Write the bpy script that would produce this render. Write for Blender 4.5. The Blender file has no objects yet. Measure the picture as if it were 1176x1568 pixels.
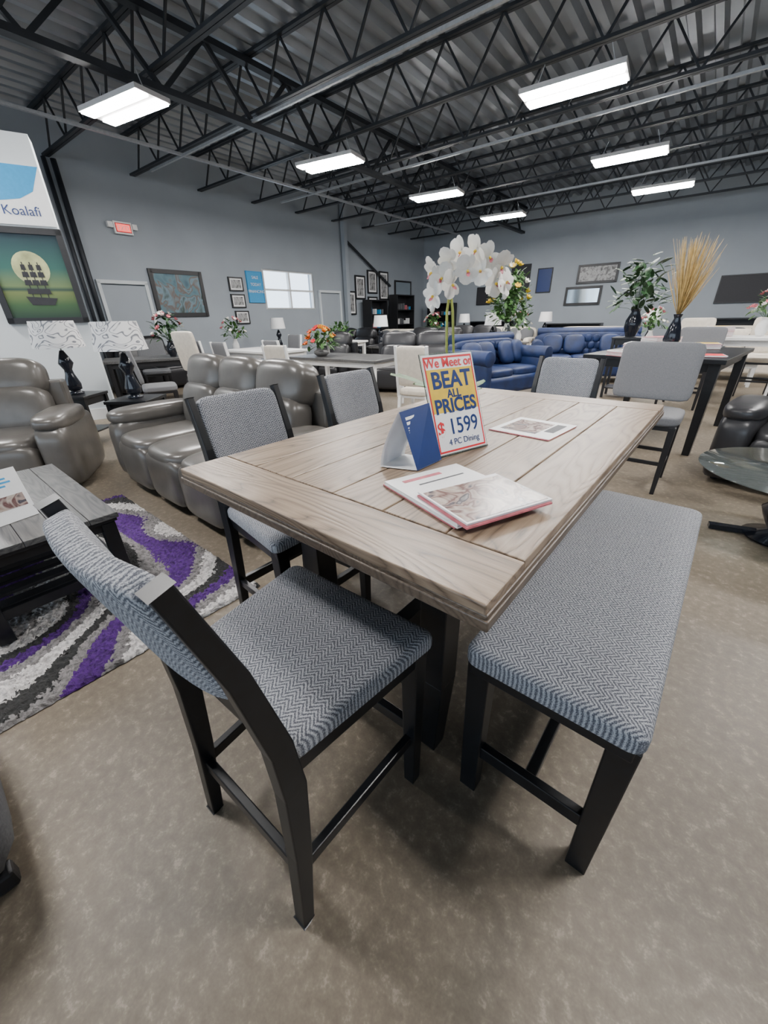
import bpy, bmesh, math, random
from mathutils import Matrix, Vector
random.seed(7)
I4=Matrix.Identity(4)
def Rz(a): return Matrix.Rotation(math.radians(a),4,'Z')
def Rx(a): return Matrix.Rotation(math.radians(a),4,'X')
def Ry(a): return Matrix.Rotation(math.radians(a),4,'Y')
def Tr(x,y,z): return Matrix.Translation((x,y,z))

# ---------------------------------------------------------------- materials
class NT:
    def __init__(s,m):
        s.t=m.node_tree; s.n=s.t.nodes; s.l=s.t.links
        s.bsdf=s.n['Principled BSDF']
    def node(s,typ,**kw):
        nd=s.n.new(typ)
        for k,v in kw.items(): setattr(nd,k,v)
        return nd
    def link(s,a,b): s.l.new(a,b)
    def math(s,op,a,b=None,clamp=False):
        nd=s.n.new('ShaderNodeMath'); nd.operation=op; nd.use_clamp=clamp
        for i,v in enumerate((a,b)):
            if v is None: continue
            if isinstance(v,(int,float)): nd.inputs[i].default_value=v
            else: s.l.new(v,nd.inputs[i])
        return nd.outputs[0]
    def ramp(s,fac,stops,const=False):
        nd=s.n.new('ShaderNodeValToRGB'); cr=nd.color_ramp
        if const: cr.interpolation='CONSTANT'
        while len(cr.elements)<len(stops): cr.elements.new(0.5)
        for e,(p,c) in zip(cr.elements,stops):
            e.position=p; e.color=(*c,1)
        s.l.new(fac,nd.inputs[0]); return nd.outputs[0]
    def coord(s,scale=(1,1,1)):
        tc=s.n.new('ShaderNodeTexCoord'); mp=s.n.new('ShaderNodeMapping')
        mp.inputs['Scale'].default_value=scale
        s.l.new(tc.outputs['Object'],mp.inputs[0]); return mp.outputs[0]
    def noise(s,vec,scale,detail=3,rough=.5,dist=0):
        nd=s.n.new('ShaderNodeTexNoise'); nd.inputs['Scale'].default_value=scale
        nd.inputs['Detail'].default_value=detail; nd.inputs['Roughness'].default_value=rough
        nd.inputs['Distortion'].default_value=dist
        s.l.new(vec,nd.inputs['Vector']); return nd.outputs['Fac']
    def bump(s,h,strength=.3,dist=.01):
        nd=s.n.new('ShaderNodeBump'); nd.inputs['Strength'].default_value=strength
        nd.inputs['Distance'].default_value=dist
        s.l.new(h,nd.inputs['Height']); s.l.new(nd.outputs[0],s.bsdf.inputs['Normal'])
    def col(s,c): s.l.new(c,s.bsdf.inputs['Base Color'])
    def mix(s,f,a,b):
        nd=s.n.new('ShaderNodeMix'); nd.data_type='RGBA'
        for i,v in ((0,f),(6,a),(7,b)):
            if isinstance(v,tuple): nd.inputs[i].default_value=(*v,1)
            elif isinstance(v,(int,float)): nd.inputs[i].default_value=v
            else: s.l.new(v,nd.inputs[i])
        return nd.outputs[2]
def mat(name,c,rough=.6,metal=0,emit=0,trans=0,noise=0,nscale=30,bump=0):
    m=bpy.data.materials.new(name); m.use_nodes=True; nt=NT(m); b=nt.bsdf
    b.inputs['Base Color'].default_value=(*c,1); b.inputs['Roughness'].default_value=rough
    b.inputs['Metallic'].default_value=metal
    if emit:
        b.inputs['Emission Color'].default_value=(*c,1); b.inputs['Emission Strength'].default_value=emit
    if trans: b.inputs['Transmission Weight'].default_value=trans
    if noise or bump:
        v=nt.coord(); n=nt.noise(v,nscale,4)
        if noise:
            lo=tuple(x*(1-noise) for x in c); hi=tuple(min(1,x*(1+noise)) for x in c)
            nt.col(nt.ramp(n,[(.3,lo),(.7,hi)]))
        if bump: nt.bump(n,bump,.005)
    return m
def herring(name,ax,light=(.45,.46,.485),dark=(.07,.077,.098),p=.032,q=.0105):
    m=bpy.data.materials.new(name); m.use_nodes=True; nt=NT(m)
    v=nt.coord(); sp=nt.node('ShaderNodeSeparateXYZ'); nt.link(v,sp.inputs[0])
    X=sp.outputs[ax[0]]; Y=sp.outputs[ax[1]]
    z=nt.math('PINGPONG',X,p/2)
    vv=nt.math('ADD',nt.math('MULTIPLY',z,1.1),Y)
    w=nt.math('PINGPONG',vv,q/2)
    st=nt.math('MULTIPLY',w,2/q)
    n=nt.noise(v,420,2)
    st2=nt.math('ADD',st,nt.math('MULTIPLY',nt.math('SUBTRACT',n,.5),2.4))
    nt.col(nt.ramp(st2,[(.15,dark),(.95,light)]))
    nt.bsdf.inputs['Roughness'].default_value=.78
    nt.bsdf.inputs['Sheen Weight'].default_value=.1
    nt.bump(st2,.7,.002)
    return m
def wood(name,ax,c1,c2,c3,rough=.36):
    m=bpy.data.materials.new(name); m.use_nodes=True; nt=NT(m)
    g=nt.node('ShaderNodeNewGeometry'); rnd=g.outputs['Random Per Island']
    cb=nt.node('ShaderNodeCombineXYZ')
    for i in range(3): nt.link(nt.math('MULTIPLY',rnd,37.0),cb.inputs[i])
    def vec(ac,al):
        sc=[ac]*3; sc[ax]=al
        v=nt.coord(tuple(sc)); add=nt.node('ShaderNodeVectorMath',operation='ADD'); nt.link(v,add.inputs[0]); nt.link(cb.outputs[0],add.inputs[1]); return add.outputs[0]
    n=nt.noise(vec(6,.8),1.0,2,.4,.2)
    rings=nt.math('PINGPONG',nt.math('MULTIPLY',n,26.0),.5)
    rings=nt.math('POWER',nt.math('MULTIPLY',rings,2.0),.6)
    fine=nt.noise(vec(170,4),1,3,.6)
    blot=nt.noise(vec(5,1),1,2)
    f=nt.math('ADD',nt.math('MULTIPLY',rings,.55),nt.math('MULTIPLY',fine,.8))
    f=nt.math('ADD',f,nt.math('MULTIPLY',blot,.3))
    f=nt.math('ADD',f,nt.math('MULTIPLY',rnd,.14))
    nt.col(nt.ramp(nt.math('MULTIPLY',f,.78),[(.42,c1),(.66,c2),(.98,c3)]))
    nt.bsdf.inputs['Roughness'].default_value=rough
    nt.bump(f,.25,.002)
    return m
M={}
M['fab_xy']=herring('herringbone_fabric_seat',('Y','X'))
M['fab_yz']=herring('herringbone_fabric_back',('Y','Z'))
M['fab_xy2']=herring('herringbone_fabric_bench',('X','Y'))
OK=((.07,.047,.031),(.20,.142,.096),(.30,.226,.160))
M['oakL']=wood('oak_long',0,*OK)
M['oakC']=wood('oak_cross',1,*OK)
M['oakE']=wood('oak_edge',0,(.045,.032,.023),(.09,.065,.046),(.14,.105,.076))
M['greywood']=wood('grey_wood',1,(.03,.03,.032),(.065,.065,.066),(.12,.117,.112))
M['black']=mat('black_wood',(.005,.006,.008),.34,noise=.3,nscale=40)
M['gleather']=mat('grey_leather',(.088,.081,.073),.28,noise=.15,nscale=8,bump=.25)
M['bleather']=mat('black_leather',(.010,.010,.012),.35,bump=.2)
M['dleather']=mat('charcoal_leather',(.028,.028,.031),.33,bump=.2)
M['navy']=mat('navy_velvet',(.006,.020,.08),.55,noise=.35,nscale=6)
M['cream']=mat('cream_fabric',(.66,.60,.51),.8,noise=.08,nscale=20)
M['white']=mat('white_lacquer',(.78,.78,.77),.4,noise=.03)
M['lgrey']=mat('light_grey_fabric',(.16,.163,.172),.85,noise=.15,nscale=180,bump=.3)
M['mgrey']=mat('mid_grey_fabric',(.11,.114,.122),.85,noise=.2,nscale=120,bump=.3)
M['paper']=mat('paper',(.85,.85,.85),.5,noise=.02)
M['dframe']=mat('dark_frame',(.012,.012,.014),.4,noise=.1)
M['glass']=mat('clear_glass',(.85,.95,.93),.03,trans=.97)
M['steel']=mat('steel_paint',(.024,.028,.034),.5,metal=.3,noise=.2,nscale=5)
M['conduit']=mat('galvanized_conduit',(.42,.44,.46),.4,metal=.6,noise=.1)
M['led']=mat('led_diffuser',(1,.97,.94),.5,emit=120)
M['housing']=mat('fixture_housing',(.5,.5,.5),.4,noise=.03)
M['green']=mat('leaf_green',(.05,.13,.03),.5,noise=.4,nscale=20)
M['dgreen']=mat('leaf_dark_green',(.02,.06,.02),.5,noise=.4,nscale=20)
M['lime']=mat('stem_green',(.32,.36,.07),.5,noise=.15)
M['petal']=mat('orchid_petal',(.80,.78,.72),.5,noise=.06,nscale=40)
M['yellow']=mat('yellow',(.75,.5,.04),.5,noise=.1)
M['orange']=mat('orange_bloom',(.7,.15,.02),.5,noise=.3)
M['redp']=mat('red_print',(.65,.02,.03),.5,noise=.05)
M['pink']=mat('pink_bloom',(.55,.15,.18),.5,noise=.3)
M['bluep']=mat('blue_print',(.012,.035,.15),.4,noise=.05)
M['skyb']=mat('sky_blue_print',(.03,.3,.6),.5,noise=.05)
M['straw']=mat('dried_straw',(.38,.26,.09),.7,noise=.3)
M['wall']=mat('painted_wall',(.315,.352,.39),.7,noise=.05,nscale=1.2,bump=.02)
M['wallw']=mat('white_painted_wall',(.60,.64,.66),.7,noise=.03,nscale=2)
M['mirror']=mat('mirror',(.6,.65,.68),.08,metal=1,noise=.02)
M['shade']=mat('beige_shade',(.6,.45,.3),.8,noise=.05)
M['blackgloss']=mat('black_glaze',(.01,.012,.018),.12,bump=.1,nscale=15)
M['ink']=mat('ink',(.02,.02,.025),.6,noise=.1)
def voro(name,stops,scale=6,rough=.4):
    m=bpy.data.materials.new(name); m.use_nodes=True; nt=NT(m)
    v=nt.coord(); n=nt.noise(v,scale,2,.4,1.5)
    nt.col(nt.ramp(n,stops)); nt.bsdf.inputs['Roughness'].default_value=rough; return m
M['photo']=voro('room_photo_print',[(.3,(.3,.2,.16)),(.42,(.52,.45,.4)),(.5,(.14,.07,.07)),(.56,(.45,.35,.31)),(.62,(.05,.05,.07)),(.72,(.65,.62,.6))],12,.22)
M['landsc']=voro('landscape_print',[(.3,(.03,.09,.13)),(.45,(.08,.17,.21)),(.52,(.12,.08,.06)),(.58,(.14,.23,.28)),(.7,(.03,.05,.04))],2.5)
M['abstr']=voro('abstract_print',[(.3,(.05,.05,.05)),(.5,(.4,.4,.4)),(.65,(.1,.1,.1))],5)
m=bpy.data.materials.new('zebra_shade'); m.use_nodes=True; nt=NT(m)
v=nt.coord((1,1,1.6)); n=nt.noise(v,4,1,.4,1.2)
st=nt.math('PINGPONG',nt.math('MULTIPLY',n,9.0),.5)
nt.col(nt.ramp(st,[(.0,(.10,.11,.13)),(.10,(.25,.26,.28)),(.18,(.66,.66,.66))]))
nt.bsdf.inputs['Roughness'].default_value=.7
M['zebra']=m
# floor
m=bpy.data.materials.new('mottled_floor'); m.use_nodes=True; nt=NT(m)
v=nt.coord(); n1=nt.noise(v,30,4,.6,.3); n2=nt.noise(v,1.2,3); n3=nt.noise(v,160,2)
c=nt.ramp(nt.math('ADD',nt.math('MULTIPLY',n1,.75),nt.math('MULTIPLY',n3,.25)),[(.36,(.118,.093,.066)),(.5,(.150,.121,.087)),(.57,(.178,.146,.107)),(.65,(.28,.238,.185))])
c2=nt.mix(nt.math('MULTIPLY',n2,.5),c,(.13,.105,.075))
nt.col(c2); nt.bsdf.inputs['Roughness'].default_value=.5; nt.bump(n1,.12,.002)
M['floor']=m
# rug
m=bpy.data.materials.new('shag_rug'); m.use_nodes=True; nt=NT(m)
v=nt.coord(); sp=nt.node('ShaderNodeSeparateXYZ'); nt.link(v,sp.inputs[0])
nz=nt.noise(v,1.1,1); nf=nt.noise(v,45,3)
dx=nt.math('ADD',sp.outputs[0],1.1); dy=nt.math('SUBTRACT',sp.outputs[1],2.6)
r=nt.math('SQRT',nt.math('ADD',nt.math('MULTIPLY',dx,dx),nt.math('MULTIPLY',nt.math('MULTIPLY',dy,dy),1.5)))
r=nt.math('ADD',r,nt.math('MULTIPLY',nz,1.1))
r=nt.math('ADD',r,nt.math('MULTIPLY',nf,.10))
fr=nt.math('FRACT',nt.math('MULTIPLY',r,1.25))
pc=(.07,.014,.16); wc=(.60,.58,.57); gc=(.22,.21,.21); bc=(.03,.03,.03)
cc=nt.ramp(fr,[(0,gc),(.10,wc),(.24,bc),(.34,gc),(.44,pc),(.62,gc),(.70,wc),(.82,bc),(.90,pc)],True)
sh=nt.ramp(nf,[(.35,(.35,.35,.35)),(.6,(1,1,1))])
mx=nt.node('ShaderNodeMix',data_type='RGBA',blend_type='MULTIPLY'); mx.inputs[0].default_value=.8
nt.link(cc,mx.inputs[6]); nt.link(sh,mx.inputs[7]); nt.col(mx.outputs[2])
nt.bsdf.inputs['Roughness'].default_value=.95; nt.bump(nf,1,.02)
M['rug']=m
M['deck']=mat('steel_deck',(.27,.295,.325),.36,metal=.5,noise=.35,nscale=.7)
m=bpy.data.materials.new('sunset_canvas'); m.use_nodes=True; nt=NT(m)
v=nt.coord(); sp=nt.node('ShaderNodeSeparateXYZ'); nt.link(v,sp.inputs[0])
h=nt.math('ADD',sp.outputs[2],.5)
nt.col(nt.ramp(h,[(0,(.006,.025,.02)),(.18,(.04,.10,.035)),(.33,(.15,.19,.06)),(.36,(.015,.05,.04)),(.4,(.14,.2,.08)),(.6,(.025,.11,.09)),(1,(.005,.025,.045))]))
M['sunset']=m

# ---------------------------------------------------------------- mesh builder
_ccache={}
def cubegrid(n):
    if n not in _ccache:
        bm=bmesh.new(); bmesh.ops.create_cube(bm,size=2)
        bmesh.ops.subdivide_edges(bm,edges=bm.edges[:],cuts=n,use_grid_fill=True)
        bm.verts.ensure_lookup_table()
        _ccache[n]=([v.co.copy() for v in bm.verts],[[v.index for v in f.verts] for f in bm.faces]); bm.free()
    return _ccache[n]
class B:
    def __init__(s): s.v=[];s.f=[];s.m=[];s.s=[];s.mats=[]
    def mi(s,k):
        if k not in s.mats: s.mats.append(k)
        return s.mats.index(k)
    def raw(s,vs,fs,mk,smooth=False,X=I4):
        o=len(s.v); s.v+= [X@Vector(v) for v in vs]; i=s.mi(mk)
        for f in fs: s.f.append([o+a for a in f]); s.m.append(i); s.s.append(smooth)
    def box(s,c,d,mk,X=I4,R=I4):
        x,y,z=[a/2 for a in d]
        vs=[(-x,-y,-z),(x,-y,-z),(x,y,-z),(-x,y,-z),(-x,-y,z),(x,-y,z),(x,y,z),(-x,y,z)]
        s.raw(vs,[(0,3,2,1),(4,5,6,7),(0,1,5,4),(1,2,6,5),(2,3,7,6),(3,0,4,7)],mk,False,X@Tr(*c)@R)
    def hexa(s,bot,top,mk,X=I4):
        s.raw(list(bot)+list(top),[(0,3,2,1),(4,5,6,7),(0,1,5,4),(1,2,6,5),(2,3,7,6),(3,0,4,7)],mk,False,X)
    def beam(s,p,q,w,d,mk,X=I4,up=(0,0,1),w2=None,d2=None):
        p=Vector(p);q=Vector(q);t=(q-p).normalized();u=Vector(up)
        if abs(t.dot(u))>.95: u=Vector((0,1,0))
        a=t.cross(u).normalized(); b=a.cross(t).normalized()
        w2=w if w2 is None else w2; d2=d if d2 is None else d2
        f=lambda c,w,d:[c-a*w/2-b*d/2,c+a*w/2-b*d/2,c+a*w/2+b*d/2,c-a*w/2+b*d/2]
        s.hexa(f(p,w,d),f(q,w2,d2),mk,X)
    def poly(s,pts,w,d,mk,X=I4):
        rings=[]
        for i,p in enumerate(pts):
            a=Vector(pts[max(0,i-1)]);b=Vector(pts[min(len(pts)-1,i+1)]);t=(b-a).normalized()
            n=Vector((0,1,0)).cross(t).normalized(); p=Vector(p); y=Vector((0,1,0))
            ww=w[i] if isinstance(w,(list,tuple)) else w
            dd=d[i] if isinstance(d,(list,tuple)) else d
            rings.append([p-n*ww/2-y*dd/2,p+n*ww/2-y*dd/2,p+n*ww/2+y*dd/2,p-n*ww/2+y*dd/2])
        vs=[v for r in rings for v in r]; fs=[(0,1,2,3),tuple(len(vs)-1-i for i in range(4))]
        for i in range(len(pts)-1):
            for j in range(4):
                k=(j+1)%4; fs.append((i*4+j,i*4+k,i*4+4+k,i*4+4+j))
        s.raw(vs,fs,mk,False,X)
    def cush(s,c,d,mk,X=I4,R=I4,k=5,n=7,fn=None):
        V,F=cubegrid(n); out=[]
        for q in V:
            mx=max(abs(q.x),abs(q.y),abs(q.z)); nm=(abs(q.x)**k+abs(q.y)**k+abs(q.z)**k)**(1/k)
            p=q*(mx/nm)
            p=Vector((p.x*d[0]/2,p.y*d[1]/2,p.z*d[2]/2))
            if fn: p=fn(p)
            out.append(p)
        s.raw(out,F,mk,True,X@Tr(*c)@R)
    def rbox(s,c,d,mk,X=I4,r=.02,crown=0,fn=None):
        hx,hy,hz=d[0]/2,d[1]/2,d[2]/2
        def ring(ins,z,cr):
            pts=[];cr=max(cr,.001)
            for (sx,sy,a0) in ((1,1,0),(-1,1,90),(-1,-1,180),(1,-1,270)):
                for i in range(7):
                    a=math.radians(a0+15*i); pts.append((sx*(hx-ins-cr)+cr*math.cos(a),sy*(hy-ins-cr)+cr*math.sin(a),z))
            out=[]
            for i in range(len(pts)):
                p=pts[i];q=pts[(i+1)%len(pts)]; out.append(p)
                if i%7==6:
                    for t in range(1,8): out.append(tuple(p[j]+(q[j]-p[j])*t/8 for j in range(3)))
            return out
        rc=r*1.3; rings=[]
        for t in range(0,5):
            a=math.pi/2*t/4; rings.append(ring(r*.5*(1-math.sin(a)),-hz+r*.5*(1-math.cos(a)),rc))
        for t in range(0,6):
            a=math.pi/2*t/5; rings.append(ring(r*(1-math.cos(a)),hz-r+r*math.sin(a)-crown,rc))
        for ins,zz in ((.25,.45),(.5,.75),(.75,.93),(.97,1)):
            m_=min(hx,hy); rings.append(ring(r+(m_-r-.004)*ins,hz-crown+crown*zz,max(.001,rc*(1-ins))))
        N=len(rings[0]); vs=[Vector(p) for rg in rings for p in rg]; fs=[]
        if fn: vs=[fn(v) for v in vs]
        for j in range(len(rings)-1):
            for i in range(N):
                k=(i+1)%N; fs.append((j*N+i,j*N+k,(j+1)*N+k,(j+1)*N+i))
        fs.append(tuple(range(N-1,-1,-1))); fs.append(tuple((len(rings)-1)*N+i for i in range(N)))
        s.raw(vs,fs,mk,True,X@Tr(*c))
    def lathe(s,prof,c,mk,n=24,X=I4,cap=True,smooth=True):
        vs=[];fs=[]
        for r,z in prof:
            for i in range(n):
                a=2*math.pi*i/n; vs.append((c[0]+r*math.cos(a),c[1]+r*math.sin(a),c[2]+z))
        for j in range(len(prof)-1):
            for i in range(n):
                k=(i+1)%n; fs.append((j*n+i,j*n+k,(j+1)*n+k,(j+1)*n+i))
        s.raw(vs,fs,mk,smooth,X)
        if cap:
            s.raw(vs[:n],[tuple(range(n-1,-1,-1))],mk,False,X); s.raw(vs[-n:],[tuple(range(n))],mk,False,X)
    def tube(s,pts,r,mk,n=8,X=I4):
        vs=[];fs=[];P=[Vector(p) for p in pts]
        for i,p in enumerate(P):
            t=(P[min(len(P)-1,i+1)]-P[max(0,i-1)]).normalized()
            u=Vector((0,0,1)) if abs(t.z)<.9 else Vector((1,0,0))
            a=t.cross(u).normalized();b=a.cross(t)
            rr=r[i] if isinstance(r,(list,tuple)) else r
            for j in range(n):
                an=2*math.pi*j/n; vs.append(p+a*rr*math.cos(an)+b*rr*math.sin(an))
        for i in range(len(P)-1):
            for j in range(n):
                k=(j+1)%n; fs.append((i*n+j,i*n+k,i*n+n+k,i*n+n+j))
        fs.append(tuple(range(n-1,-1,-1))); fs.append(tuple(len(vs)-n+j for j in range(n)))
        s.raw(vs,fs,mk,True,X)
    def petal(s,X,L,W,mk,cup=.2,n=5):
        vs=[];fs=[]
        for i in range(n+1):
            t=i/n
            w=W*math.sqrt(max(0,1-(2*t-1.05)**2*.9))*(1 if t<1 else .6)
            for j in (-1,0,1): vs.append((t*L,j*w/2,cup*L*(t*t)*.6-abs(j)*cup*W*-.3))
        for i in range(n):
            for j in range(2): a=i*3+j; fs.append((a,a+3,a+4,a+1))
        s.raw(vs,fs,mk,True,X)
    def build(s,name,loc=(0,0,0),rot=0,bevel=.003,X=None):
        me=bpy.data.meshes.new(name); me.from_pydata([tuple(v) for v in s.v],[],s.f); me.update()
        for k in s.mats: me.materials.append(M[k])
        me.polygons.foreach_set('material_index',s.m); me.polygons.foreach_set('use_smooth',s.s)
        return inst(name,me,loc,rot,bevel)
def inst(name,me,loc=(0,0,0),rot=0,bevel=.003):
    if not isinstance(me,bpy.types.Mesh): me=me.data
    o=bpy.data.objects.new(name,me); bpy.context.collection.objects.link(o)
    o.location=loc; o.rotation_euler=(0,0,math.radians(rot))
    if bevel:
        b=o.modifiers.new('bevel','BEVEL'); b.width=bevel; b.segments=2; b.limit_method='ANGLE'; b.angle_limit=math.radians(50)
    return o
def text(body,parent,loc,size,mk,rot=(90,0,0),align='CENTER',name='lettering',bold=0,sx=1):
    c=bpy.data.curves.new(name,'FONT'); c.body=body; c.size=size; c.align_x=align; c.extrude=.0003; c.offset=bold
    o=bpy.data.objects.new(name,c); bpy.context.collection.objects.link(o); c.materials.append(M[mk])
    o.parent=parent; o.location=loc; o.rotation_euler=[math.radians(a) for a in rot]; o.scale=(sx,1,1)
    return o

# ---------------------------------------------------------------- table frame
TH=49.6; C0=(.16,.47)
cu,su=math.cos(math.radians(TH)),math.sin(math.radians(TH))
def T(a,b): return (C0[0]+a*cu-b*su, C0[1]+a*su+b*cu)
L,W,H=1.868,1.043,.914
b=B()
zt=H; th=.022
eb=.158; g=.003
b.box((eb/2,W/2,zt-th/2),(eb-g,W-.012,th),'oakC'); b.box((L-eb/2,W/2,zt-th/2),(eb-g,W-.012,th),'oakC')
npl=6; pw=(W-.012)/npl
for i in range(npl):
    b.box((L/2,.006+pw*(i+.5),zt-th/2),(L-2*eb-g,pw-g,th),'oakL')
b.box((L/2,W/2,zt-th-.004),(L-.004,W-.004,.012),'oakE')
b.box((L/2,W/2,zt-th-.018),(L+.004,W+.004,.022),'oakE')
ins=.13
for y in (ins,W-ins): b.box((L/2,y,zt-.10),(L-2*ins,.025,.11),'black')
for x in (ins,L-ins): b.box((x,W/2,zt-.10),(.025,W-2*ins,.11),'black')
b.box((L/2,W/2,zt-.055),(L-2*ins,W-2*ins,.02),'black')
for x,sx in ((.3,-1),(L-.3,1)):
    for y,sy in ((.26,-1),(W-.26,1)):
        b.beam((x+sx*.015,y,0),(x,y,.30),.06,.06,'black',w2=.085,d2=.085)
        b.beam((x,y,.30),(x,y,.84),.085,.085,'black')
    b.beam((x,.26,.24),(x,W-.26,.24),.05,.09,'black')
b.beam((.3,W/2,.24),(L-.3,W/2,.24),.06,.09,'black')
b.box((L/2,W/2,.76),(L-.6,W-.5,.08),'black')
table=b.build('dining_table',(C0[0],C0[1],0),TH,.003)

# ---------------------------------------------------------------- dining chair
def curveback(p):
    return Vector((p.x-.022*(1-(p.y/.18)**2),p.y,p.z))
b=B()
def seatfn(p):
    t=(p.x+.2)/.4; sc=.82+.22*t
    return Vector((p.x,p.y*sc,p.z))
b.rbox((.005,0,.592),(.43,.515,.064),'fab_xy',r=.022,crown=.012,fn=seatfn)
b.hexa([(-.195,-.20,.51),(.205,-.25,.51),(.205,.25,.51),(-.195,.20,.51)],[(-.2,-.205,.563),(.21,-.256,.563),(.21,.256,.563),(-.2,.205,.563)],'black')
PY=.201
for sy in (-1,1):
    b.beam((.18,sy*.228,0),(.182,sy*.226,.55),.036,.036,'black',w2=.05,d2=.05)
    b.poly([(-.25,sy*PY,0),(-.225,sy*PY,.28),(-.213,sy*PY,.5),(-.222,sy*PY,.64),(-.262,sy*PY,.85),(-.32,sy*PY,1.05)],[.032,.044,.054,.048,.038,.030],[.036,.038,.038,.036,.032,.028],'black')
    b.beam((.18,sy*.226,.21),(-.225,sy*PY,.21),.022,.035,'black')
b.beam((.18,-.225,.25),(.18,.225,.25),.025,.04,'black')
b.beam((-.23,-PY,.2),(-.23,PY,.2),.022,.045,'black')
b.beam((-.236,-PY,.71),(-.236,PY,.71),.022,.045,'black')
b.cush((-.282,0,.910),(.048,.368,.285),'fab_yz',R=Ry(-16),k=8,n=11,fn=curveback)
chairA=b.build('dining_chair',(*T(-.045,.462),0),TH+2,.003)
inst('dining_chair',chairA,(*T(.45,1.10),0),TH-90)
inst('dining_chair',chairA,(*T(1.2,1.17),0),TH-90)
inst('dining_chair',chairA,(*T(2.23,.66),0),TH+180)

# bench
b=B()
bl,bw=1.225,.39
b.rbox((0,0,.585),(bl,bw,.072),'fab_xy2',r=.024,crown=.012)
b.box((0,0,.535),(bl-.03,bw-.03,.045),'black')
for sx in (-1,1):
    for sy in (-1,1):
        b.beam((sx*.55,sy*.16,0),(sx*.562,sy*.162,.54),.045,.05,'black',w2=.055,d2=.06)
    b.beam((sx*.555,-.16,.19),(sx*.555,.16,.19),.025,.045,'black')
b.beam((-.55,0,.19),(.55,0,.19),.03,.04,'black')
b.build('dining_bench',(*T(.80,-.07),0),TH,.003)

# ---------------------------------------------------------------- sofas
def recliner(name,w,n,mk,loc,rot,depth=1.0):
    b=B(); aw=.25; iw=w-2*aw; sw=iw/n; d=depth
    b.box((0,.05,.20),(w-.1,d-.2,.32),mk)
    for sx in (-1,1):
        x=sx*(w/2-aw/2)
        b.cush((x,-.02,.30),(aw,d-.1,.56),mk,k=6)
        b.cush((x,-.08,.585),(aw+.03,d-.25,.15),mk,k=3.2,n=9)
    for i in range(n):
        x=-iw/2+sw*(i+.5)
        b.cush((x,-.1,.40),(sw+.01,d-.22,.2),mk,k=4.5,n=9)
        b.cush((x,-d/2+.09,.25),(sw+.005,.18,.38),mk,k=5)
        b.cush((x,.22,.62),(sw+.01,.26,.42),mk,R=Rx(-12),k=4)
        b.cush((x,.33,.89),(sw+.01,.28,.34),mk,R=Rx(-14),k=3.4,n=9)
    b.box((0,d/2-.1,.45),(w-.3,.14,.8),mk)
    for sx in (-.8,.8):
        for y in (-d/2+.2,d/2-.15): b.box((sx*w/2,y,.03),(.06,.06,.06),'dframe')
    return b.build(name,loc,rot,.02)
recliner('reclining_sofa',2.15,3,'gleather',(*T(1.07,2.88),0),TH-90,1.05)
recliner('reclining_loveseat',1.7,2,'gleather',(-3.6,3.36,0),20,1.0)

def sofa(name,w,mk,loc,rot,tuft=False,pill=None,leg='dframe',h=.95,n=3):
    b=B(); d=.92
    b.cush((0,0,.27),(w,d,.28),mk,k=9)
    iw=w-.4
    for i in range(n):
        x=-iw/2+iw/n*(i+.5)
        b.cush((x,-.05,.45),(iw/n,d-.2,.15),mk,k=5)
        if not tuft: b.cush((x,.26,.72),(iw/n,.2,.46),mk,R=Rx(-8),k=4)
    b.cush((0,.38,h/2+.1),(w-.05,.2,h-.2),mk,k=7)
    for sx in (-1,1):
        if tuft:
            b.cush((sx*(w/2-.1),0,.42),(.18,d,.5),mk,k=7)
            b.tube([(sx*(w/2-.09),-d/2+.0,.70),(sx*(w/2-.09),d/2-.05,.70)],.12,mk,n=14)
        else: b.cush((sx*(w/2-.1),0,.4),(.2,d,.5),mk,k=6)
    if tuft:
        b.tube([(-w/2+.08,.4,h),(w/2-.08,.4,h)],.09,mk,n=12)
        for r in range(3):
            for i in range(int(w/.16)-1):
                x=-w/2+.16*(i+1)+(.08 if r%2 else 0)
                if abs(x)<w/2-.2: b.cush((x,.275,.55+r*.14),(.15,.05,.15),mk,k=2.3,n=3)
    if pill:
        for i,x in enumerate((-.32,-.12,.2,.38)):
            b.cush((x*w,.12,.72),(.42,.15,.40),pill,R=Rx(-20)@Rz(8*(i-1)),k=3)
    for sx in (-1,1):
        for sy in (-1,1): b.lathe([(.02,0),(.035,.14)],(sx*(w/2-.1),sy*(d/2-.1),0),leg,n=10)
    return b.build(name,loc,rot,.01)
K=Vector((1.95,19.6)); nv=Vector((.616,.788)); wv=Vector((.788,-.616))
def G(w,m,z=0):
    p=K+wv*w-nv*m; return (p.x,p.y,z)
def LW(s,off=0): p=K-nv*s+wv*off; return (p.x,p.y)
def RW(s,off=0): p=K+wv*s-nv*off; return (p.x,p.y)

sofa('velvet_sofa',1.7,'navy',(2.05,7.2,0),35,True,'navy',n=2)
sofa('velvet_sofa',2.2,'navy',(4.4,8.9,0),-18,True,'navy')
cs=sofa('cream_sofa',2.2,'cream',G(4.9,2.8),-38,pill='mgrey')
for w_,m_ in ((7.7,2.8),(10.6,2.8),(10.9,5.2),(13.4,3.4),(2.2,4.9),(7.9,5.1)):
    inst('cream_sofa',cs,G(w_,m_),-38,.01)
gs=sofa('grey_sofa',2.1,'mgrey',G(13.9,5.9),-38,pill='cream')
inst('grey_sofa',gs,G(2.0,2.6),-38,.01)
ls=recliner('leather_sofa',1.9,2,'bleather',G(4.8,7.1),-30)
inst('leather_sofa',ls,G(2.2,7.4),-38,.02)
ds=recliner('leather_recliner_sofa',1.9,2,'dleather',(.65,8.2,0),-15)
inst('leather_recliner_sofa',ds,G(4.8,5.0),-38,.02)
recliner('leather_recliner',.95,1,'bleather',(-.95,9.0,0),-20)
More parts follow.
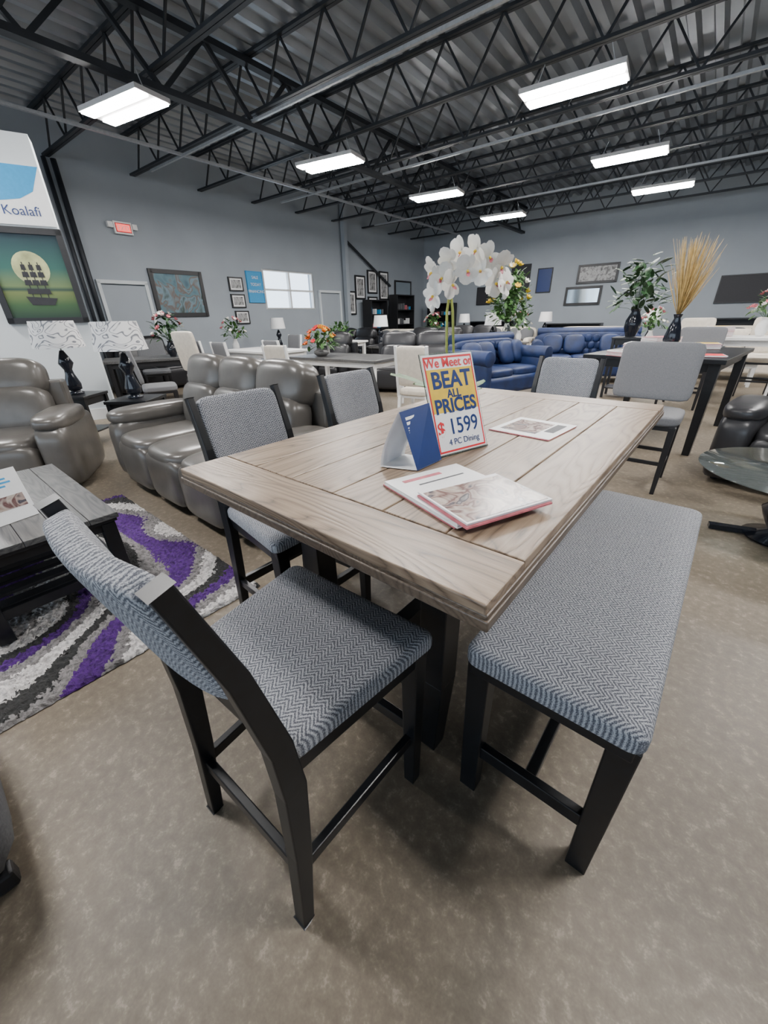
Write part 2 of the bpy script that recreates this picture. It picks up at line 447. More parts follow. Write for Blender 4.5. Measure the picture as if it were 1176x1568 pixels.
recliner('leather_loveseat',1.6,2,'bleather',G(1.0,12.6),52)

b=B(); b.cush((0,0,.25),(.66,.66,.42),'mgrey',k=7); b.cush((0,0,.4),(.64,.64,.12),'mgrey',k=5)
for sx in (-1,1):
    for sy in (-1,1): b.box((sx*.27,sy*.27,.03),(.05,.05,.06),'dframe')
b.build('upholstered_ottoman',(-1.395,.46,0),TH,.01)

# ---------------------------------------------------------------- coffee table
b=B(); cl,cw,ch=1.2,.62,.45
nb=5
for i in range(nb): b.box((-cw+cw/nb*(i+.5),cl/2,ch-.014),(cw/nb-.002,cl,.028),'greywood')
b.box((-cw/2,cl/2,ch-.036),(cw-.02,cl-.02,.02),'black')
for x in (-.05,-cw+.05):
    for y in (.05,cl-.05): b.box((x,y,.2),(.06,.06,.4),'black')
for x in (-.05,-cw+.05): b.box((x,cl/2,.385),(.03,cl-.1,.06),'black'); b.box((x,cl/2,.13),(.03,cl-.1,.05),'black')
for y in (.05,cl-.05): b.box((-cw/2,y,.385),(cw-.1,.03,.06),'black'); b.box((-cw/2,y,.13),(cw-.1,.03,.05),'black')
for i in range(9): b.box((-cw/2,.1+(cl-.2)/8*i,.15),(cw-.1,.07,.018),'black')
b.build('coffee_table',(-1.33,1.75,.03),TH,.003)
def tent(name,loc,rot,w,h,front='paper',lines=True):
    b=B()
    b.raw([(-w/2,-.05,0),(w/2,-.05,0),(w/2,.0,h),(-w/2,.0,h)],[(0,1,2,3)],front)
    b.raw([(-w/2,.05,0),(w/2,.05,0),(w/2,.0,h),(-w/2,.0,h)],[(3,2,1,0)],'paper')
    b.raw([(-w/2,-.05,.001),(w/2,-.05,.001),(w/2,.05,.001),(-w/2,.05,.001)],[(0,1,2,3)],'paper')
    if lines:
        for i in range(4):
            z=h*(.88-.07*i); y=-.0512+z/h*.05
            b.raw([(-w*.38,y,z),(w*(.1+.08*(i%3)),y,z),(w*(.1+.08*(i%3)),y+.002,z+.008),(-w*.38,y+.002,z+.008)],[(0,1,2,3)],'skyb')
        z0,z1=h*.25,h*.5
        b.raw([(-w*.38,-.0512+z0/h*.05,z0),(w*.38,-.0512+z0/h*.05,z0),(w*.38,-.0512+z1/h*.05,z1),(-w*.38,-.0512+z1/h*.05,z1)],[(0,1,2,3)],'photo')
    return b.build(name,loc,rot,0)
tent('pamphlet_stand',(-1.80,1.70,.482),62,.16,.24)

# rug
b=B(); na,nb_=150,200; A0,A1,B0,B1=-1.0,.42,1.48,3.5
vs=[];fs=[]
for i in range(na+1):
    for j in range(nb_+1):
        e=min(i,na-i,j,nb_-j); vs.append((A0+(A1-A0)*i/na+random.uniform(-.004,.004),B0+(B1-B0)*j/nb_+random.uniform(-.004,.004),(.004 if e==0 else random.uniform(.010,.028))))
for i in range(na):
    for j in range(nb_):
        a=i*(nb_+1)+j; fs.append((a,a+nb_+1,a+nb_+2,a+1))
b.raw(vs,fs,'rug',True)
b.build('shag_rug',(C0[0],C0[1],.0),TH,0)

# ---------------------------------------------------------------- lamps and end tables
def lamp(name,loc,sh='zebra',h=.72,r=.2):
    b=B(); hb=h-.3
    pr=[(.075,0),(.085,.02),(.05,.03),(.05,.04),(.075,.05),(.08,.1),(.045,.2),(.04,.24),(.075,.3),(.05,.36),(.02,.42)]
    b.lathe([(r_,z*hb/.42) for r_,z in pr],(0,0,0),'blackgloss',n=16)
    b.tube([(0,0,hb),(0,0,h-.02)],.008,'conduit')
    b.lathe([(r,hb+.03),(r*.82,h)],(0,0,0),sh,n=36,cap=False)
    b.lathe([(r*.98,hb+.032),(r*.8,h-.002)],(0,0,0),'paper',n=36,cap=False)
    b.lathe([(r*.82,h-.004),(.01,h-.003)],(0,0,0),'paper',n=36,cap=False)
    return b.build(name,loc,0,0)
def endtable(loc,rot,s=.45,h=.58,name='end_table'):
    b=B(); b.box((0,0,h-.015),(s,s,.03),'black')
    for sx in (-1,1):
        for sy in (-1,1): b.box((sx*(s/2-.03),sy*(s/2-.03),(h-.03)/2),(.04,.04,h-.03),'black')
    b.box((0,0,h-.07),(s-.06,s-.06,.08),'black'); b.box((0,0,.16),(s-.06,s-.06,.02),'black')
    return b.build(name,loc,rot,.003)
endtable((-2.72,4.45,0),0); lamp('table_lamp',(-2.72,4.45,.58),r=.25,h=.76)
endtable((-3.62,4.8,0),0); lamp('table_lamp',(-3.62,4.8,.58),r=.25,h=.78)

# ---------------------------------------------------------------- table top items
b=B(); w,h=.216,.32
TL=-20; tilt=Rx(TL)
b.box((0,0,h/2),(w+.008,.004,h),'glass',X=tilt)
b.box((0,.06,.003),(w+.008,.13,.004),'glass')
b.box((0,-.003,h/2),(w,.001,h-.01),'paper',X=tilt)
for (cx,cz,dx,dz) in ((0,.012,w-.01,.006),(0,h-.014,w-.01,.006),(-w/2+.007,h/2,.005,h-.03),(w/2-.007,h/2,.005,h-.03)):
    b.box((cx,-.0038,cz),(dx,.0008,dz),'redp',X=tilt)
b.box((0,-.0038,.203),(w-.02,.0008,.135),'yellow',X=tilt)
sign=b.build('price_sign',(.27,1.245,.915),34,0)
def stext(t,x,z,size,mk,bold=.0,sx=1):
    p=tilt@Vector((x,-.0046,z)); o=text(t,sign,p,size,mk,(90+TL,0,0),bold=bold,sx=sx); return o
stext('We Meet or',0,.276,.04,'redp',.0006,1.0)
stext('BEAT',0,.212,.072,'bluep',.002,1.02)
stext('ALL',0,.180,.036,'bluep',.001)
stext('PRICES',0,.134,.062,'bluep',.0018,.96)
stext('$',-.08,.066,.06,'redp',.001)
stext('1599',.018,.064,.072,'bluep',.0003,.92)
stext('4 PC Dining',.01,.03,.028,'bluep',.0)
b=B()
bl_=[(.10,1.07,.916),(.185,1.165,.916),(.145,1.205,1.085),(.05,1.125,1.075)]
b.raw(bl_,[(0,1,2,3)],'bluep')
vs=[];n=10
for i in range(n+1):
    t=i/n; z=.916+.165*(1-t); ox=-.06*math.sin(t*1.57)
    pa=Vector((.05,1.125,0)).lerp(Vector((.04,1.10,0)),t); pb=Vector((.145,1.205,0)).lerp(Vector((.12,1.22,0)),t)
    vs+= [(pa.x+ox*.8,pa.y-ox*.2,z),(pb.x+ox*.8,pb.y-ox*.2,z)]
b.raw(vs,[(2*i,2*i+1,2*i+3,2*i+2) for i in range(n)],'paper',True)
b.raw([(.10,1.07,.917),(.185,1.165,.917),(.07,1.23,.917),(-.008,1.112,.917)],[(0,1,2,3)],'paper')
def bp(u,v,off=.001):
    a=Vector(bl_[0]).lerp(Vector(bl_[1]),u); c=Vector(bl_[3]).lerp(Vector(bl_[2]),u); return tuple(a.lerp(c,v)+Vector((.7,-.6,.3))*off)
for v0,u1,hh in ((.84,.8,.05),(.76,.7,.05),(.70,.75,.02),(.66,.6,.02),(.62,.7,.02)):
    b.raw([bp(.12,v0),bp(u1,v0),bp(u1,v0+hh),bp(.12,v0+hh)],[(0,1,2,3)],'paper')
b.raw([bp(.35+.22*math.cos(a*.4),.30+.11*math.sin(a*.4)) for a in range(16)],[tuple(range(16))],'skyb')
b.build('brochure_display',(0,0,0),0,0)
def mag(name,loc,rot,w,d,h,cols):
    b=B()
    nl=max(1,int(h/.004))
    for i in range(nl):
        jx,jy=random.uniform(-.005,.005),random.uniform(-.005,.005)
        b.box((jx,jy,h/nl*(i+.5)),(w,d,h/nl*.85),'paper' if i%4 else 'pink')
    b.box((0,0,h+.0006),(w,d,.001),'paper')
    for (cx,cy,dx,dy,mk) in cols: b.box((cx*w,cy*d,h+.0015),(dx*w,dy*d,.0008),mk)
    return b.build(name,loc,rot,0)
mag('brochure_booklet',(.185,.905,.915),31,.25,.29,.012,[(-.1,.38,.5,.05,'pink'),(.05,.25,.6,.02,'mgrey')])
mag('furniture_magazine',(.235,.835,.929),27,.245,.19,.010,[(0,-.02,.95,.88,'photo')])
mag('flyer',(.6,1.52,.915),-45,.24,.26,.003,[(-.1,0,.6,.7,'photo'),(.32,.1,.15,.5,'lgrey')])

# orchid
b=B()
b.lathe([(.04,0),(.05,.02),(.055,.1),(.05,.13)],(0,0,0),'white',n=24)
b.lathe([(.045,.125),(.01,.13)],(0,0,0),'dgreen',n=16,cap=False)
for a,l in ((192,.25),(165,.22),(150,.16),(20,.15),(270,.10),(90,.18),(330,.12),(210,.18)):
    b.petal(Tr(0,0,.12)@Rz(a)@Ry(-38),l,.06,'green',cup=-.4,n=7)
stems=[[(-.01,0,.12),(-.025,0,.3),(-.03,0,.42),(-.02,0,.50),(.01,-.01,.56),(.06,-.02,.58),(.11,-.02,.56),(.14,-.02,.52)],
       [(.01,0,.12),(.0,0,.3),(-.01,0,.42),(-.02,0,.48),(-.04,-.01,.53),(-.07,-.02,.51),(-.08,-.02,.47)]]
for st in stems: b.tube(st,.0045,'lime',n=8)
def bloom(c,yaw,pitch,s,roll=0):
    X=Tr(*c)@Rz(yaw)@Ry(pitch)@Matrix.Rotation(math.radians(roll),4,'X')
    for a,l,w in ((90,1,.7),(215,1,.68),(325,1,.68)):
        b.petal(X@Rx(a)@Ry(-90+15),l*s,w*s,'petal',cup=.15)
    for a in (20,160):
        b.petal(X@Tr(.004,0,0)@Rx(a)@Ry(-90+8),s*1.05,s*1.1,'petal',cup=.12)
    b.cush((.012,0,-.004),(s*.28,s*.2,s*.22),'yellow',X=X,k=2,n=2)
    b.petal(X@Tr(.01,0,-.005)@Ry(50),s*.45,s*.3,'pink',cup=.5,n=3)
random.seed(3)
fl=[(-.08,-.04,.47),(-.06,-.05,.52),(-.085,-.03,.54),(-.035,-.05,.565),(-.03,-.05,.50),(.0,-.05,.59),(.02,-.06,.54),(.05,-.05,.595),(.065,-.06,.53),(.09,-.05,.575),(.13,-.05,.55),(.11,-.05,.50),(.15,-.04,.50)]
for i,c in enumerate(fl): bloom(c,-100+random.uniform(-60,60),random.uniform(-20,35),.043,random.uniform(-50,50))
for c in ((.155,-.04,.465),(-.085,-.03,.43),(.165,-.04,.49)): b.cush(c,(.018,.018,.028),'petal',k=2,n=3)
b.build('orchid_plant',(.265,1.52,.914),0,0)

# ---------------------------------------------------------------- other flower pots
def bouquet(name,loc,vase,vh,r,h,leaf,blooms,n=60,seed=1,vr=.07,petals=10,bs=.05,ls=.4):
    random.seed(seed); b=B()
    b.lathe([(vr*.6,0),(vr,vh*.35),(vr*.95,vh*.6),(vr*.5,vh*.9),(vr*.65,vh)],(0,0,0),vase,n=20)
    for i in range(n):
        a=random.uniform(0,360); e=random.uniform(5,85); rr=random.uniform(.45,1)
        d=Vector((math.cos(math.radians(a))*math.cos(math.radians(e))*r,math.sin(math.radians(a))*math.cos(math.radians(e))*r,math.sin(math.radians(e))*h))*rr
        p=Vector((0,0,vh*.95))+d
        if i%4==0: b.tube([(0,0,vh*.9),tuple(Vector((0,0,vh*.9))+d*.5+Vector((0,0,.03))),tuple(p)],.003,leaf,n=4)
        b.petal(Tr(*p)@Rz(a+random.uniform(-50,50))@Ry(random.uniform(-60,50)),r*ls,r*ls*.5,leaf,cup=-.3,n=4)
    if blooms:
        for i in range(petals):
            a=random.uniform(0,360); e=random.uniform(10,85)
            d=Vector((math.cos(math.radians(a))*math.cos(math.radians(e))*r*.95,math.sin(math.radians(a))*math.cos(math.radians(e))*r*.95,math.sin(math.radians(e))*h))
            mk=blooms[i%len(blooms)]
            for q in range(6): b.petal(Tr(*(Vector((0,0,vh))+d))@Rz(a)@Ry(40)@Rz(q*60)@Ry(-35),bs,bs*.7,mk,cup=.3,n=3)
    return b.build(name,loc,0,0)
def stable(name,loc,rot,w,d,h,top,leg,lw=.07):
    b=B(); b.box((0,0,h-.02),(w,d,.04),top); b.box((0,0,h-.08),(w-.12,d-.12,.08),leg)
    for sx in (-1,1):
        for sy in (-1,1): b.beam((sx*(w/2-.08),sy*(d/2-.08),0),(sx*(w/2-.08),sy*(d/2-.08),h-.04),lw*.7,lw*.7,leg,w2=lw,d2=lw)
    return b.build(name,loc,rot,.004)
def schair(name,loc,rot,fab,leg,sh=.47,bh=1.0,w=.48,style=0):
    b=B(); b.cush((0,0,sh-.04),(w,.46,.09),fab,k=6)
    b.box((0,0,sh-.09),(w-.04,.42,.04),leg)
    for sx in (-1,1):
        b.beam((sx*(w/2-.04),-.19,0),(sx*(w/2-.035),-.19,sh-.08),.03,.03,leg,w2=.045,d2=.045)
        b.beam((sx*(w/2-.04),.27,0),(sx*(w/2-.035),.2,sh-.08),.03,.03,leg,w2=.045,d2=.045)
        if style: b.beam((sx*(w/2-.02),.2,sh-.1),(sx*(w/2-.02),.3,bh),.035,.04,leg)
        if sh>.55: b.beam((sx*(w/2-.04),-.19,.2),(sx*(w/2-.04),.25,.2),.02,.03,leg)
    if sh>.55: b.beam((-w/2+.04,-.19,.25),(w/2-.04,-.19,.25),.02,.03,leg); b.beam((-w/2+.04,.24,.25),(w/2-.04,.24,.25),.02,.03,leg)
    b.cush((0,.245,(sh+bh)/2+.02),(w-(.06 if style else 0),.06,bh-sh-.04),fab,R=Rx(-9),k=12,n=9)
    return b.build(name,loc,rot,.004)

# right black counter table with chairs
stable('counter_table',(3.30,4.72,0),-47,1.25,1.75,.914,'black','black',.09)
cc_=schair('counter_chair',(2.10,3.15,0),-40,'lgrey','dframe',.62,1.1,.56)
inst('counter_chair',cc_,(4.55,6.05,0),-47,.004)
inst('counter_chair',cc_,(4.45,4.05,0),-137,.004)
random.seed(5)
mag('magazine_stack',(2.55,4.3,.915),20,.3,.24,.05,[(0,0,.8,.8,'photo')])
mag('magazine_stack',(2.95,4.75,.915),50,.4,.28,.09,[(0,0,.8,.8,'lgrey')])
mag('magazine_stack',(2.85,4.15,.915),-10,.34,.26,.03,[])
mag('magazine_stack',(3.15,4.05,.915),-30,.35,.25,.015,[(0,0,.95,.9,'redp')])
mag('magazine_stack',(3.75,4.9,.915),-30,.35,.25,.06,[(0,0,.95,.9,'yellow')])
mag('magazine_stack',(3.5,5.25,.915),10,.35,.25,.12,[(0,0,.95,.9,'pink')])
# dried grass vase
b=B(); random.seed(11)
b.lathe([(.05,0),(.055,.02),(.085,.12),(.06,.24),(.03,.33),(.045,.37)],(0,0,0),'blackgloss',n=20)
for i in range(150):
    a=random.uniform(0,6.28); sp=random.uniform(.02,.24); h=random.uniform(.75,1.1)
    c,s_=math.cos(a),math.sin(a)
    b.tube([(0,0,.34),(c*sp*.35,s_*sp*.35,h*.62),(c*sp,s_*sp,h)],[.0025,.0045,.001],'straw',n=4)
    if i%2==0: b.petal(Tr(c*sp*.6,s_*sp*.6,h*.8)@Rz(math.degrees(a))@Ry(-75),.2,.012,'straw',cup=.1,n=3)
b.build('dried_grass_vase',(3.26,4.72,.915),0,0)
# glass side table
b=B(); R_=.52; b.lathe([(.0,.44),(R_-.003,.44),(R_,.444),(R_-.003,.448),(.0,.448)],(0,0,0),'glass',n=64,cap=False)
b.lathe([(.16,.0),(.18,.02),(.06,.06),(.11,.15),(.13,.2),(.05,.28),(.03,.36),(.1,.435)],(0,0,0),'blackgloss',n=24)
for a in (30,150,270): b.beam((0,0,.03),(math.cos(math.radians(a))*.35,math.sin(math.radians(a))*.35,.02),.05,.03,'blackgloss')
b.build('glass_side_table',(2.50,2.12,0),0,0)
recliner('recliner_armchair',.95,1,'dleather',(3.36,3.04,0),-50)

schair('upholstered_side_chair',(.52,5.4,0),150,'cream','white',.47,1.0,.46,1)
stable('grey_dining_table',(-.55,6.9,0),-35,1.8,.95,.76,'greywood','white')
schair('upholstered_side_chair',(-1.35,6.2,0),150,'cream','white',.47,1.0,.46,1)
bouquet('orange_flower_bowl',(-.98,7.0,.765),'greywood',.12,.27,.3,'green',['orange','yellow','redp','orange'],80,4,.13,26,.06)
endtable((2.75,9.3,0),20,.4,.8,'plant_stand')
bouquet('green_flower_arrangement',(2.75,9.3,.805),'glass',.38,.45,1.05,'green',['petal','yellow'],460,5,.09,20,.1,.3)
stable('white_dining_table',(-2.4,8.7,0),-38,1.7,.95,.78,'white','white')
wc_=schair('white_dining_chair',(-3.3,8.2,0),140,'lgrey','white',.47,1.0,.46,1)
for x,y,r in ((-2.6,7.5,142),(-1.75,7.7,142),(-2.2,9.9,-38)): inst('white_dining_chair',wc_,(x,y,0),r,.004)
stable('white_console_table',(-1.0,10.8,0),-38,1.4,.5,.82,'white','white')
bouquet('green_potted_plant',(-1.0,10.8,.825),'dframe',.12,.3,.3,'green',None,90,6,.1)
pc_=schair('parsons_chair',(-2.75,6.5,0),150,'cream','dframe',.6,1.2,.46)
schair('parsons_armless_chair',(-3.3,6.05,0),120,'lgrey','dframe',.5,1.05,.5)
stable('grey_dining_table',(-4.0,7.3,0),30,1.4,.9,.78,'greywood','dframe')
schair('grey_dining_chair',(-4.5,8.3,0),30,'mgrey','dframe',.48,1.02,.5)
bouquet('pink_flower_arrangement',(-3.6,7.3,.785),'blackgloss',.25,.28,.42,'dgreen',['pink','petal'],90,7,.08,20,.05)
def shelf(name,loc,rot,w,d,h,mk,n=4):
    b=B()
    for sx in (-1,1): b.box((sx*(w/2-.02),0,h/2),(.04,d,h),mk)
    b.box((0,d/2-.01,h/2),(w,.02,h),mk)
    for i in range(n+1): b.box((0,0,.02+(h-.04)*i/n),(w-.06,d,.035),mk)
    random.seed(int(h*10))
    for i in range(n):
        x=-w/2+.15
        while x<w/2-.15:
            hh=random.uniform(.1,.22); b.box((x,-.02,.04+(h-.04)*i/n+hh/2),(.06,.15,hh),random.choice(['paper','skyb','pink','mgrey'])); x+=random.uniform(.12,.3)
    return b.build(name,loc,rot,.003)
shelf('bookcase',(*LW(2.2,.4),0),52,1.2,.4,2.1,'dframe'); shelf('bookcase',(*LW(3.9,.4),0),52,1.0,.4,1.9,'dframe')
shelf('bookcase',(*RW(1.2,.4),0),-38,1.2,.4,1.8,'black'); shelf('tv_stand',(*RW(6.6,.5),0),-38,1.8,.45,1.0,'black',2)
shelf('tv_stand',(*RW(11.4,.5),0),-38,2.0,.45,1.1,'black',2); shelf('tv_stand',(*RW(3.6,.5),0),-38,1.8,.45,1.1,'black',2)
stb=stable('accent_table',G(6.3,2.8),-38,.5,.5,.62,'greywood','dframe',.05)
lm=lamp('side_lamp',G(6.3,2.8,.62),'paper',.75,.2)
fa=bouquet('flower_arrangement',G(6.3,5.0,.625),'white',.3,.32,.45,'green',['petal','pink'],60,20,.08,16,.06)
inst('accent_table',stb,G(6.3,5.0),-38,.004)
for w_,m_,k in ((9.15,2.8,'l'),(12.05,2.9,'l'),(9.4,5.0,'f'),(12.4,5.4,'f'),(3.45,2.7,'l'),(3.55,5.0,'f'),(3.5,7.6,'l'),(6.3,6.8,'l'),(12.8,8.2,'f'),(1.0,9.0,'l'),(1.3,10.6,'f')):
    inst('accent_table',stb,G(w_,m_),-38,.004)
    if k=='l': inst('side_lamp',lm,G(w_,m_,.62),0,0)
    else: inst('flower_arrangement',fa,G(w_,m_,.625),0,0)
ctb=stable('white_coffee_table',G(7.7,4.0),-38,1.2,.5,.45,'white','white')
for w_,m_ in ((4.9,3.8),(10.6,4.05),(10.8,6.3),(2.3,6.05)): inst('white_coffee_table',ctb,G(w_,m_),-38,.004)
ch_=schair('tufted_counter_chair',(5.45,7.35,0),-38,'cream','dframe',.62,1.2,.5)
inst('tufted_counter_chair',ch_,(6.25,6.75,0),-38,.004)
stable('white_counter_table',(5.45,6.45,0),-38,1.4,.8,.95,'white','white')
mag('yellow_box_stack',(5.2,6.5,.955),10,.3,.2,.14,[(0,0,.95,.9,'yellow')])
bouquet('flower_arrangement',(5.7,6.35,.955),'white',.25,.25,.35,'green',['petal','pink'],60,22,.08,16,.05)
endtable((4.1,6.95,0),-38,.45,.95,'plant_stand'); bouquet('potted_palm',(4.1,6.95,.955),'blackgloss',.4,.42,.75,'dgreen',None,130,31,.12)
bouquet('potted_palm',G(13.2,1.4),'dframe',.5,.55,1.5,'dgreen',None,120,33,.2)

# ---------------------------------------------------------------- room
RWL,RLL,HC=23.0,23.0,4.75
def orient(name,bb,loc,rot): return bb.build(name,loc,rot,0)
b=B(); b.box((RWL/2,-RLL/2,-.05),(RWL+.4,RLL+.4,.1),'floor'); orient('floor',b,(K.x,K.y,0),-38)
b=B(); per=.3; nper=int(RWL/per); vs=[];fs=[]
prof=[(0,0),(.04,.08),(.17,.08),(.21,0)]
pts=[]
for i in range(nper+1):
    for x,z in prof: pts.append((min(RWL,i*per+x),z))
for x,z in pts: vs+=[(x,0,HC+z),(x,-RLL,HC+z)]
for i in range(len(pts)-1): fs.append((2*i,2*i+1,2*i+3,2*i+2))
b.raw(vs,fs,'deck'); b.box((RWL/2,-RLL/2,HC+.15),(RWL+.4,RLL+.4,.1),'deck')
orient('ceiling',b,(K.x,K.y,0),-38)
HW=HC+.12
b=B(); t=.2
s0,s1,z0,z1=6.6,8.5,1.62,2.6
b.box((-(RLL+s1)/2,t/2,HW/2),(RLL-s1,t,HW),'wall'); b.box((-s0/2,t/2,HW/2),(s0,t,HW),'wall')
b.box((-(s0+s1)/2,t/2,z0/2),(s1-s0,t,z0),'wall'); b.box((-(s0+s1)/2,t/2,(z1+HW)/2),(s1-s0,t,HW-z1),'wall')
orient('wall_left',b,(K.x,K.y,0),52)
b=B(); b.box((RWL/2,t/2,HW/2),(RWL,t,HW),'wall'); orient('wall_back',b,(K.x,K.y,0),-38)
b=B(); b.box((RWL+t/2,-RLL/2,HW/2),(t,RLL,HW),'wall'); orient('wall_right',b,(K.x,K.y,0),-38)
b=B(); y=-RLL-.1
b.box((RWL/2,y,.2),(RWL,.2,.4),'wallw'); b.box((RWL/2,y,(3.3+HW)/2),(RWL,.2,HW-3.3),'wallw')
for i in range(13): b.box((RWL*i/12,y,1.85),(.25 if i%3==0 else .08,.15,2.9),'dframe')
orient('wall_front',b,(K.x,K.y,0),-38)
b=B()
for x in (-s1,-(s1+s0)/2,-s0): b.box((x,.05,(z0+z1)/2),(.06,.1,z1-z0),'white')
for z in (z0,(z0+z1)/2,z1): b.box((-(s0+s1)/2,.05,z),(s1-s0+.06,.1,.05),'white')
b.build('window_1',(K.x,K.y,0),52,.003)
# joists
b=B(); zt_,zb_=HC-.03,4.10
for z in (zt_,zb_):
    b.box((RWL/2,.03,z),(RWL,.05,.035),'steel'); b.box((RWL/2,-.03,z),(RWL,.05,.035),'steel')
x=.3;up=True
while x<RWL-.5:
    x2=x+.42; a,c=(zb_,zt_) if up else (zt_,zb_)
    b.beam((x,0,a),(x2,0,c),.026,.026,'steel'); x=x2; up=not up
jo=None
for i in range(15):
    p=K-nv*(1.0+1.5*i)
    if jo is None: jo=b.build('ceiling_joist',(p.x,p.y,0),-38,0)
    else: inst('ceiling_joist',jo,(p.x,p.y,0),-38,0)
b=B(); zb2=3.95
for z in (HC-.1,zb2): b.box((-RLL/2,0,z),(RLL,.13,.07),'steel')
x=-RLL+.3;up=True
while x<-.8:
    a,c=(zb2,HC-.1) if up else (HC-.1,zb2)
    b.beam((x,0,a),(x+.7,0,c),.05,.05,'steel'); x+=.7; up=not up
gd=None
for w_ in (4.2,12.2,20.0):
    p=K+wv*w_
    if gd is None: gd=b.build('roof_girder',(p.x,p.y,0),52,0)
    else: inst('roof_girder',gd,(p.x,p.y,0),52,0)
b=B(); b.box((0,0,HC/2),(.15,.15,HC),'wall'); b.box((0,0,.01),(.3,.3,.02),'steel')
co=b.build('support_column',(*LW(5.15,.15),0),52,.003)
b=B(); b.beam((-5.2,-.12,3.7),(-2.6,-.12,2.4),.06,.06,'steel'); b.build('wall_brace',(K.x,K.y,0),52,0)
b=B(); b.tube([(-12.93,-.1,0),(-12.93,-.1,4.05)],.05,'steel'); b.tube([(-13.08,-.1,0),(-13.08,-.1,4.05)],.04,'steel'); b.build('downpipe',(K.x,K.y,0),52,0)
b=B()
for nn,z in ((4.6,3.98),(8.4,3.98),(11.6,3.98)):
    b.box((RWL/2,-nn,z),(RWL-2,.04,.035),'conduit')
b.build('ceiling_conduit',(K.x,K.y,0),-38,0)
b=B()
for w_,z in ((2.2,3.99),): b.box((w_,-RLL/2,z),(.05,RLL-2,.04),'conduit')
b.build('ceiling_conduit',(K.x,K.y,0),-38,0)
b=B()
b.box((0,0,.04),(1.15,.46,.05),'housing')
for y in (-.135,.135): b.box((0,y,.008),(1.1,.16,.02),'led')
for x in (-.45,.45):
    b.beam((x,0,.06),(x*.8,0,.30),.008,.008,'conduit')
fx=None
for x,y,r in ((-3.12,6.61,-28),(-.8,8.73,-28),(1.33,10.9,-30),(3.44,13.1,-32),(2.36,6.37,-34),(4.38,8.72,-34),(6.24,10.7,-34),(.3,4.2,-34),(-5.4,4.5,-30),(-2.4,1.6,-34),(4.6,3.0,-34),(2.2,.6,-34),(8.6,7.0,-34),(6.6,4.8,-34)):
    z=3.7
    if fx is None: fx=b.build('led_light_fixture',(x,y,z),r,0)
    else: inst('led_light_fixture',fx,(x,y,z),r,0)
# ---------------------------------------------------------------- wall decor
def frame(name,loc,rot,w,h,img,fm='dframe',fw=.05,matw=0):
    b=B()
    b.box((0,-.02,0),(w,.03,h),img if not matw else 'paper')
    if matw: b.box((0,-.037,0),(w-2*matw,.004,h-2*matw),img)
    for sx in (-1,1): b.box((sx*w/2,-.025,0),(fw,.05,h+fw),fm)
    for sz in (-1,1): b.box((0,-.025,sz*h/2),(w,.05,fw),fm)
    return b.build(name,loc,rot,.003)
def lf(name,s,z,w,h,img,**k): return frame(name,(*LW(s,0.005),z),52,w,h,img,**k)
def rf(name,s,z,w,h,img,**k): return frame(name,(*RW(s,0.005),z),-38,w,h,img,**k)
lf('framed_landscape_painting',11.05,1.93,1.2,.9,'landsc',fw=.09)
for i,(s,z) in enumerate(((9.45,2.2),(9.45,1.8),(9.4,1.4))): lf('framed_picture',s,z,.4,.3,'abstr',fw=.03,matw=.05)
bpz=lf('blue_poster',8.83,2.15,.5,.75,'skyb',fm='skyb',fw=.02)
for i in range(3): text(('SALE','TODAY','FINANCING')[i],bpz,(0,-.06,.2-.17*i),.1,'paper')
for s,z,w,h in ((4.3,2.3,.5,.7),(3.6,2.5,.5,.7),(3.6,1.7,.5,.6),(2.9,2.4,.5,.9),(4.85,1.8,.5,.7)): lf('framed_picture',s,z,w,h,'abstr',fw=.05,matw=.08)
lf('wall_mirror',1.6,2.2,1.1,.8,'mirror',fw=.06)
b=B(); b.box((0,-.03,1.03),(.9,.05,2.06),'wall'); 
for sx in (-1,1): b.box((sx*.48,-.04,1.05),(.07,.08,2.15),'wallw')
b.box((0,-.04,2.12),(1.03,.08,.07),'wallw'); b.box((.36,-.07,1.0),(.03,.06,.12),'conduit')
d=b.build('door_1',(*LW(12.3,.005),0),52,.003); inst('door_2',d,(*LW(5.9,.005),0),52,.003)
b=B(); b.box((0,-.06,0),(.36,.06,.22),'white'); b.box((0,-.094,0),(.3,.008,.16),'redp'); b.box((-.24,-.06,.04),(.1,.08,.1),'white'); b.box((.24,-.06,.04),(.1,.08,.1),'white')
M['exitg']=mat('exit_glow',(1,.12,.1),.5,emit=1.5)
b.box((0,-.1,0),(.27,.004,.13),'exitg')
ex=b.build('exit_sign',(*LW(12.0,0),3.12),52,.003); text('EXIT',ex,(0,-.103,-.045),.12,'paper')
rf('framed_picture',6.95,2.5,1.2,.5,'abstr',fw=.07); rf('dark_poster',5.2,2.4,.5,.75,'bluep',fw=.03); rf('dark_poster',4.3,2.5,.7,.9,'ink',fw=.03)
rf('wall_mirror',6.6,1.85,1.1,.5,'mirror',fw=.08); rf('television',11.3,1.85,1.9,.7,'ink',fw=.03)
rf('television',3.1,2.0,1.0,.6,'ink',fw=.03)
ang=30; ex_=Vector((math.cos(math.radians(ang)),math.sin(math.radians(ang)))); PE=Vector((-4.15,6.2))
def PW_(s,z,off=0): p=PE-ex_*s; q=Vector((ex_.y,-ex_.x))*off; return (p.x+q.x,p.y+q.y,z)
b=B(); b.box((-2.0,.15,1.68),(4.0,.3,3.36),'wallw'); b.box((-2.0,-.01,.08),(4.0,.02,.16),'white'); orient('wall_partition',b,(PE.x,PE.y,0),ang)
b=B(); b.box((0,-.03,0),(.76,.02,.95),'sunset')
for sx in (-1,1): b.box((sx*.41,-.035,0),(.07,.06,1.06),'dframe')
for sz in (-1,1): b.box((0,-.035,sz*.505),(.88,.06,.07),'dframe')
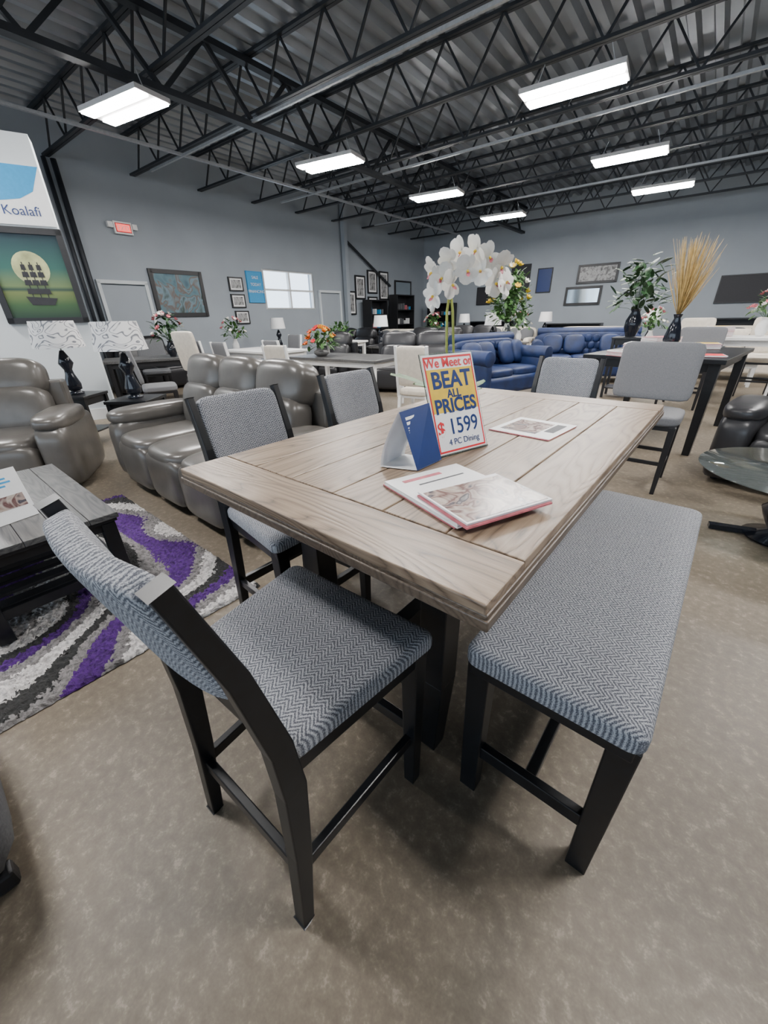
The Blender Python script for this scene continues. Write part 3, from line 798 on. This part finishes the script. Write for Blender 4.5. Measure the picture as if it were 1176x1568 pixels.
sc=[(.0+.19*math.cos(a*.2618),-.043,.1+.19*math.sin(a*.2618)) for a in range(24)]
M['sun']=mat('moon_paint',(.46,.48,.24),.5,noise=.35,nscale=6)
b.raw(sc,[tuple(range(24))],'sun')
Y=-.046
b.raw([(-.12,Y,-.32),(.12,Y,-.32),(.17,Y,-.24),(-.16,Y,-.22)],[(0,1,2,3)],'ink')
for x in (-.08,.0,.08):
    b.box((x,Y,-.04),(.01,.002,.42),'ink')
    for j,(z,w_) in enumerate(((-.16,.09),(-.06,.08),(.03,.07),(.11,.05))):
        b.raw([(x-w_/2,Y-.002,z-.03),(x+w_/2,Y-.002,z-.03),(x+w_*.42,Y-.002,z+.03),(x-w_*.42,Y-.002,z+.03)],[(0,1,2,3)],'ink')
b.build('framed_ship_painting',PW_(.42,1.88,.0),ang,.003)
b=B(); b.box((0,-.01,0),(.95,.012,.6),'paper')
b.raw([(-.475,-.018,-.04),(-.1,-.018,-.08),(.2,-.018,-.03),(.35,-.018,.05),(.475,-.018,.30),(-.475,-.018,.30)],[(0,1,2,3,4,5)],'skyb')
b.raw([(-.475,-.019,-.0),(-.1,-.019,-.05),(.1,-.019,.30),(-.475,-.019,.30)],[(0,1,2,3)],'bluep')
po=b.build('banner_poster',PW_(.48,2.75,.0),ang,0); text('Koalafi',po,(.17,-.02,-.2),.14,'bluep')
# ---------------------------------------------------------------- world, camera
wd=bpy.data.worlds.new('daylight'); bpy.context.scene.world=wd; wd.use_nodes=True
bg=wd.node_tree.nodes['Background']; bg.inputs[0].default_value=(.70,.84,1,1); bg.inputs[1].default_value=3.8
p=math.atan(298/595); s_,c_=math.sin(p),math.cos(p)
r0=Vector((1,0,0)); u0=Vector((0,s_,c_)); f0=Vector((0,c_,-s_))
r=(r0-.023*u0).normalized(); u=(u0+.023*r0).normalized()
cam=bpy.data.cameras.new('camera'); co_=bpy.data.objects.new('camera',cam); bpy.context.collection.objects.link(co_)
m3=Matrix((r,u,-f0)).transposed(); co_.matrix_world=Matrix.Translation((0,0,1.32))@m3.to_4x4()
cam.sensor_fit='VERTICAL'; cam.sensor_height=36; cam.lens=36*595/1568; cam.clip_start=.02
bpy.context.scene.camera=co_
